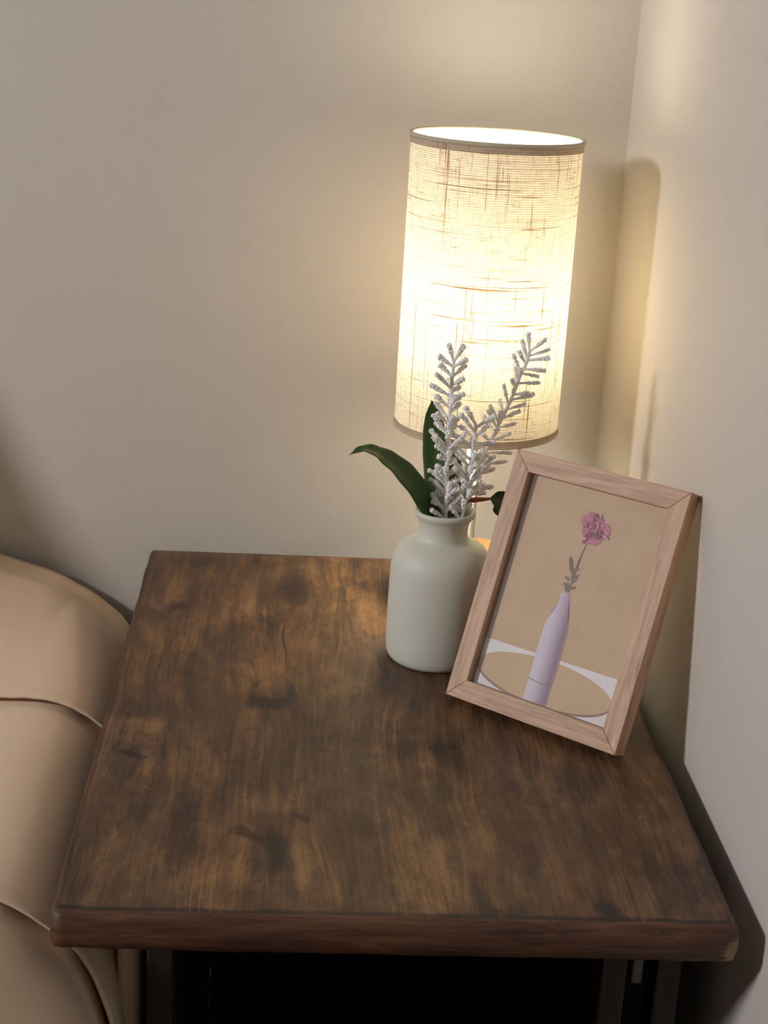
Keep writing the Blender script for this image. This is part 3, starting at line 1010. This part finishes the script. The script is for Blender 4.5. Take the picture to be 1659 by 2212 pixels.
stemB = [(480, 2100), (525, 1950), (545, 1800), (562, 1640), (595, 1480), (612, 1350), (630, 1220), (648, 1100)]
brB = [((640, 1100), (522, 890)), ((625, 1170), (485, 975)), ((612, 1250), (465, 1100)), ((602, 1340), (370, 1180)), ((590, 1480), (375, 1300)), ((570, 1550), (410, 1390)), ((555, 1710), (400, 1580)),
       ((545, 1860), (420, 1790)), ((535, 1960), (440, 1880)), ((655, 1140), (850, 985)), ((640, 1230), (780, 1100)), ((625, 1320), (850, 1280)), ((610, 1440), (730, 1360)), ((575, 1730), (695, 1635)),
       ((560, 1800), (725, 1715)), ((550, 1880), (700, 1800)), ((530, 2010), (600, 1950)), ((500, 2100), (455, 2010)), ((600, 1500), (690, 1440)), ((585, 1600), (660, 1530))]
exB = [(0.26, -1.6, 0.014, 0.7), (0.34, -1.2, 0.014, 0.8), (0.42, -1.9, 0.014, 0.8), (0.52, -1.5, 0.014, 0.8), (0.64, -1.3, 0.013, 0.8), (0.76, -1.7, 0.013, 0.9), (0.5, 1.5, 0.013, 0.8), (0.7, 1.5, 0.013, 0.8)]
sprig('short white flocked sprig in the middle of the vase, lowest tip of the three', stemB, (1.080, 1.074), brB, exB)

stemC = [(500, 2090), (545, 1900), (575, 1790), (620, 1650), (695, 1500), (750, 1390), (820, 1230), (880, 1110), (950, 980), (1010, 850), (1080, 690), (1130, 545), (1195, 420), (1225, 300)]
brC = [((1228, 295), (1400, 165)), ((1228, 330), (1460, 280)), ((1210, 400), (1450, 370)), ((1170, 485), (1405, 505)), ((1140, 555), (1330, 570)), ((1105, 650), (1340, 630)), ((1060, 745), (1230, 750)),
       ((1020, 850), (1285, 765)), ((975, 945), (1190, 865)), ((925, 1060), (1130, 940)), ((885, 1160), (1080, 1080)), ((840, 1270), (1030, 1185)), ((765, 1385), (1035, 1390)), ((735, 1470), (860, 1440)),
       ((690, 1570), (985, 1485)), ((650, 1640), (850, 1575)), ((600, 1800), (830, 1765)), ((590, 1850), (750, 1830)), ((1225, 300), (1215, 90)), ((1200, 370), (1145, 165)), ((1165, 450), (1105, 285)), ((1135, 510), (1048, 325)),
       ((1090, 620), (1068, 455)), ((1070, 700), (1035, 600)), ((985, 860), (940, 645)), ((945, 960), (890, 815)), ((895, 1070), (790, 875)), ((855, 1170), (725, 990)), ((805, 1260), (715, 1190)),
       ((700, 1480), (640, 1330)), ((640, 1610), (600, 1480))]
exC = [(0.4, -1.5, 0.013, 0.8), (0.52, -1.2, 0.013, 0.8), (0.64, -1.6, 0.012, 0.8), (0.76, -1.4, 0.011, 0.8), (0.86, -1.7, 0.009, 0.8), (0.6, 1.5, 0.012, 0.8), (0.8, 1.4, 0.011, 0.8)]
sprig('tall white flocked sprig leaning right in front of the lamp shade', stemC, (1.092, 1.104), brC, exC, 0.00150, 4)

# ------------------------------------------------------------------ leaves
M_leaf = mat_leaf()
M_stem = plain('grey_green_stem', srgb(92, 92, 70), 0.7)
M_pet = plain('brown_red_stalk', srgb(150, 82, 58), 0.6)


def leaf_mesh(pts, widths, ups, fold=0.25):
    """pts: centre line; widths: half widths; ups: approximate surface normals"""
    n = 40
    cl = spline(pts, n)
    wl = spline([Vector((w, 0, 0)) for w in widths], n)
    ul = spline(ups, n)
    m = 8
    V, F, UV = [], [], []
    for k in range(n):
        t = (cl[min(k + 1, n - 1)] - cl[max(k - 1, 0)]).normalized()
        nn = (ul[k] - t * ul[k].dot(t)).normalized()
        s = t.cross(nn).normalized()
        for i in range(m + 1):
            q = -1 + 2 * i / m
            w = max(wl[k].x, 0.00012)
            V.append(cl[k] + s * (q * w) + nn * (abs(q) * w * fold) + nn * 0.0004 * math.sin(k * 0.9 + q * 2) * abs(q))
            UV.append((i / m, k / (n - 1)))
    for k in range(n - 1):
        for i in range(m):
            F.append((k * (m + 1) + i, k * (m + 1) + i + 1, (k + 1) * (m + 1) + i + 1, (k + 1) * (m + 1) + i))
    me = mesh('leaf', V, F)
    uv = me.uv_layers.new(name='UVMap')
    for lp in me.loops:
        uv.data[lp.index].uv = UV[lp.vertex_index]
    return me


def leaf_thing(label, pts, widths, ups, fold, foot, stalk, stalk_mat):
    root = thing('leaf_stem', foot, label, 'artificial leaf', 'green leaves in the grey vase')
    o = obj('leaf', leaf_mesh([p - foot for p in pts], widths, ups, fold), M_leaf, root)
    md = o.modifiers.new('thickness', 'SOLIDIFY')
    md.thickness = 0.0005
    sp = spline(stalk, 16)
    obj('stalk', tube('stalk', [p - foot for p in sp], [0.0013] * 16, 8), stalk_mat, root)
    return root


S2 = 500 / 1659.0
def c2(x, y, Y):
    return at(740 + x * S2, 680 + y * S2, Y)


# arching leaf
pl = [c2(650, 1440, 1.080), c2(590, 1335, 1.076), c2(490, 1200, 1.070), c2(380, 1085, 1.066), c2(280, 1010, 1.064), c2(200, 968, 1.062), c2(125, 966, 1.060), c2(48, 1002, 1.058)]
nv = [Vector((-0.35, -0.80, 0.5)), Vector((0.42, -0.75, 0.5)), Vector((0.50, -0.62, 0.6)), Vector((0.40, -0.55, 0.72)), Vector((0.25, -0.50, 0.8)), Vector((0.1, -0.45, 0.85)), Vector((-0.1, -0.4, 0.9)), Vector((-0.2, -0.4, 0.85))]
nv[0] = Vector((0.3, -0.8, 0.5))
leaf_thing('long green leaf arching out to the left of the grey vase', pl, [0.0058, 0.0090, 0.0104, 0.0092, 0.0068, 0.0046, 0.0028, 0.0002], nv, 0.22,
           Vector((VX - 0.004, VY - 0.002, ZT + 0.02)), [Vector((VX - 0.004, VY - 0.002, ZT + 0.02)), Vector((VX - 0.008, VY - 0.003, ZT + 0.07)), pl[0], pl[0].lerp(pl[1], 0.6)], M_stem)
# upright leaf behind the sprigs
pu = [c2(690, 1440, 1.092), c2(675, 1300, 1.097), c2(668, 1120, 1.101), c2(664, 960, 1.103), c2(658, 800, 1.103), c2(650, 700, 1.101), c2(640, 617, 1.098)]
nu = [Vector((-0.25, -0.95, 0.1))] * 7
leaf_thing('green leaf standing upright behind the left white sprig', pu, [0.0045, 0.0072, 0.0086, 0.0090, 0.0078, 0.0050, 0.0002], nu, 0.20,
           Vector((VX, VY + 0.004, ZT + 0.02)), [Vector((VX, VY + 0.004, ZT + 0.02)), Vector((VX - 0.002, VY + 0.006, ZT + 0.07)), pu[0], pu[0].lerp(pu[1], 0.6)], M_stem)
# a darker leaf close behind, seen between the twigs
pd = [c2(760, 1440, 1.094), c2(790, 1250, 1.098), c2(800, 1100, 1.101), c2(800, 1000, 1.102), c2(790, 900, 1.102)]
leaf_thing('dark green leaf half hidden between the white sprigs', pd, [0.004, 0.0055, 0.0055, 0.0040, 0.0002], [Vector((0.2, -0.9, 0.2))] * 5, 0.2,
           Vector((VX + 0.002, VY + 0.006, ZT + 0.02)), [Vector((VX + 0.002, VY + 0.006, ZT + 0.02)), Vector((VX, VY + 0.008, ZT + 0.07)), pd[0], pd[0].lerp(pd[1], 0.6)], M_stem)
# leaf on a reddish stalk behind the frame
ft = Vector((VX + 0.004, VY + 0.002, ZT + 0.02))
j0 = c2(905, 1330, 1.082)
pr_ = [c2(1062, 1318, 1.086), c2(1105, 1322, 1.090), c2(1160, 1345, 1.097), c2(1240, 1385, 1.106), c2(1330, 1450, 1.113), c2(1400, 1530, 1.117)]
lr = leaf_thing('green leaf on a reddish stalk between the vase and the oak frame', pr_, [0.0008, 0.0070, 0.0108, 0.0100, 0.0064, 0.0002], [Vector((-0.35, -0.90, 0.25))] * 6, 0.18,
                ft, [ft, Vector((VX + 0.006, VY, ZT + 0.08)), c2(840, 1440, 1.080), j0], M_stem)
lp = spline([j0, c2(960, 1325, 1.083), c2(1010, 1322, 1.084), pr_[0]], 12)
o = obj('leaf_stalk', tube('leaf_stalk', [p - ft for p in lp], [0.0013, .0021, .0022, .0021, .0020, .0019, .0018, .0017, .0015, .0013, .0011, .0010], 8), M_pet, lr)
o['label'] = 'reddish brown leaf stalk'

# ------------------------------------------------------------------ bed
bed = thing('bed', (-0.62, 0.75, 0.0), 'bed with a tan stitched cotton cover beside the wooden table', 'bed')
BO = Vector((-0.62, 0.75, 0.0))
prof = [(-0.95, -0.055), (-0.60, -0.045), (-0.40, -0.0300), (-0.30, -0.0235), (-0.24, -0.0195), (-0.20, -0.0178), (-0.175, -0.0178), (-0.157, -0.0215), (-0.1425, -0.0290), (-0.1300, -0.0385), (-0.1185, -0.0490), (-0.1100, -0.0630),
        (-0.1030, -0.0800), (-0.0970, -0.1000), (-0.0925, -0.1250), (-0.0905, -0.160), (-0.0900, -0.21), (-0.091, -0.27), (-0.092, -0.34)]
pp = spline([Vector((x, 0, z)) for x, z in prof], 110)
prof = [(p.x, p.z) for p in pp]


def cover_panel(name, y0, y1, lift, ny, xlim=None, seed=0.0, end=False):
    """one strip of the cover, its near edge rolled over the next strip"""
    V, F = [], []
    rows = []
    ys = [y0 + (y1 - y0) * (k / ny) for k in range(ny + 1)]
    # near edge turned under: extra rows in front
    lipr = 0.0028
    extra = [(0.0030, -0.0024), (0.0004, -0.0022), (-0.0006, -0.0010)]
    allrows = [(y0 + dy, dz) for dy, dz in extra] + [(y, 0.0) for y in ys]
    for y, dz in allrows:
        row = []
        for pi, (x, z) in enumerate(prof):
            t = max(0.0, min(1.0, (y - 1.04) / 0.26))
            sh = -0.034 * t ** 1.3
            low = max(0.0, min(1.0, (-0.05 - z) / 0.12))
            # outward direction of the profile
            a, b = prof[max(pi - 1, 0)], prof[min(pi + 1, len(prof) - 1)]
            nx, nz = -(b[1] - a[1]), (b[0] - a[0])
            l = math.hypot(nx, nz)
            nx, nz = nx / l, nz / l
            wob = 0.0016 * mnoise.noise(Vector((x * 14, y * 9, seed))) + low * 0.0028 * mnoise.noise(Vector((y * 34 + z * 4, z * 7, seed + 3)))
            edge = math.exp(-((y - y0) / 0.012) ** 2)
            puck = 0.0007 * edge * mnoise.noise(Vector((x * 110, 2.2, seed)))
            near = mnoise.noise(Vector((x * 26, 5.5, seed))) * 0.0026 * edge
            fall = -0.004 * t - 0.030 * t * max(0.0, min(1.0, (x + sh + 0.275) / 0.085))
            pull = 0.0026 * math.exp(-((y - y0) / 0.016) ** 2) - 0.0030 * math.exp(-((y - y1 + 0.020) / 0.016) ** 2) + 0.0018 * math.sin(math.pi * min(1, max(0, (y - y0) / (y1 - y0))))
            d = lift + dz + wob + puck + pull
            row.append(len(V))
            V.append(Vector((x + sh + nx * d, y + near, ZT + z + nz * d + fall)) - BO)
        rows.append(row)
    for r1, r2 in zip(rows, rows[1:]):
        for i in range(len(prof) - 1):
            F.append((r1[i], r1[i + 1], r2[i + 1], r2[i]))
    me = mesh(name, V, F)
    o = obj(name, me, M_sheet, bed)
    md = o.modifiers.new('thickness', 'SOLIDIFY')
    md.thickness = 0.0015
    md.offset = -1
    return o


cover_panel('cover_panel', 1.013, 1.330, 0.0060, 60, seed=1.0)
cover_panel('cover_panel', 0.768, 1.030, 0.0033, 60, seed=5.0)
cover_panel('cover_panel', 0.42, 0.785, 0.0, 60, seed=9.0)
cover_panel('cover_panel', 0.05, 0.44, -0.003, 40, seed=13.0)
# mattress below the cover and the hanging corner of the under-sheet
obj('mattress', box_mesh('mattress', -0.95 + 0.62, -0.125 + 0.62, -0.70, 0.56, 0.25, ZT - 0.075, 0.03, 4), M_sheet, bed)
obj('bed_base', box_mesh('bed_base', -0.95 + 0.62, -0.14 + 0.62, -0.70, 0.56, 0.06, 0.25, 0.01, 2), M_sheet, bed)
fold = []
m = box_mesh('sheet_fold', -0.007, 0.007, -0.03, 0.12, -0.22, 0.0, 0.0062, 4)
o = obj('sheet_fold', m, M_sheet, bed, Vector((-0.0865, 0.835, ZT - 0.062)) - BO)

# pillow at the head of the bed
def pillow():
    n = 28
    V, F = [], []
    for side in (1, -1):
        for j in range(n + 1):
            for i in range(n + 1):
                u, v = -1 + 2 * i / n, -1 + 2 * j / n
                h = max(0.0, (1 - u ** 4) * (1 - v ** 4)) ** 0.45
                sx = 1 - 0.07 * (1 - abs(v)) * 0 + 0.05 * (u * u * v * v)
                x = 0.235 * u * (1 - 0.06 * (1 - v * v) * abs(u)) * sx
                y = 0.155 * v * (1 - 0.06 * (1 - u * u) * abs(v)) * sx
                z = side * 0.055 * h + 0.003 * mnoise.noise(Vector((u * 3, v * 3, side * 2.0))) * h
                V.append((x, y, z))
        o_ = 0 if side == 1 else (n + 1) ** 2
        for j in range(n):
            for i in range(n):
                q = [o_ + j * (n + 1) + i, o_ + j * (n + 1) + i + 1, o_ + (j + 1) * (n + 1) + i + 1, o_ + (j + 1) * (n + 1) + i]
                F.append(tuple(q if side == 1 else reversed(q)))
    me = mesh('pillow', V, F)
    bm = bmesh.new()
    bm.from_mesh(me)
    bmesh.ops.remove_doubles(bm, verts=bm.verts, dist=1e-5)
    bm.to_mesh(me)
    bm.free()
    o = obj('pillow', me, M_sheet, None, (-0.645, 1.215, ZT + 0.136))
    o.rotation_euler = (math.radians(62), 0, 0)
    return tag(o, 'tan pillow propped against the wall at the head of the bed', 'pillow')


pillow()

# ------------------------------------------------------------------ pale cord end under the table
cord = thing('power_cord', (0.2375, 0.872, ZT - 0.0235), 'pale flat cord end hanging below the right side of the table', 'cord')
M_pl = plain('pale_plastic', srgb(196, 186, 174), 0.5)
obj('cord_end', box_mesh('cord_end', -0.0036, 0.0036, -0.002, 0.002, -0.112, -0.040, 0.0018, 3), M_pl, cord)
obj('cable', tube('cable', [(0, 0, -0.045), (0, 0.001, -0.02), (0, 0.002, 0.0)], [0.0018] * 3, 8), M_pl, cord)
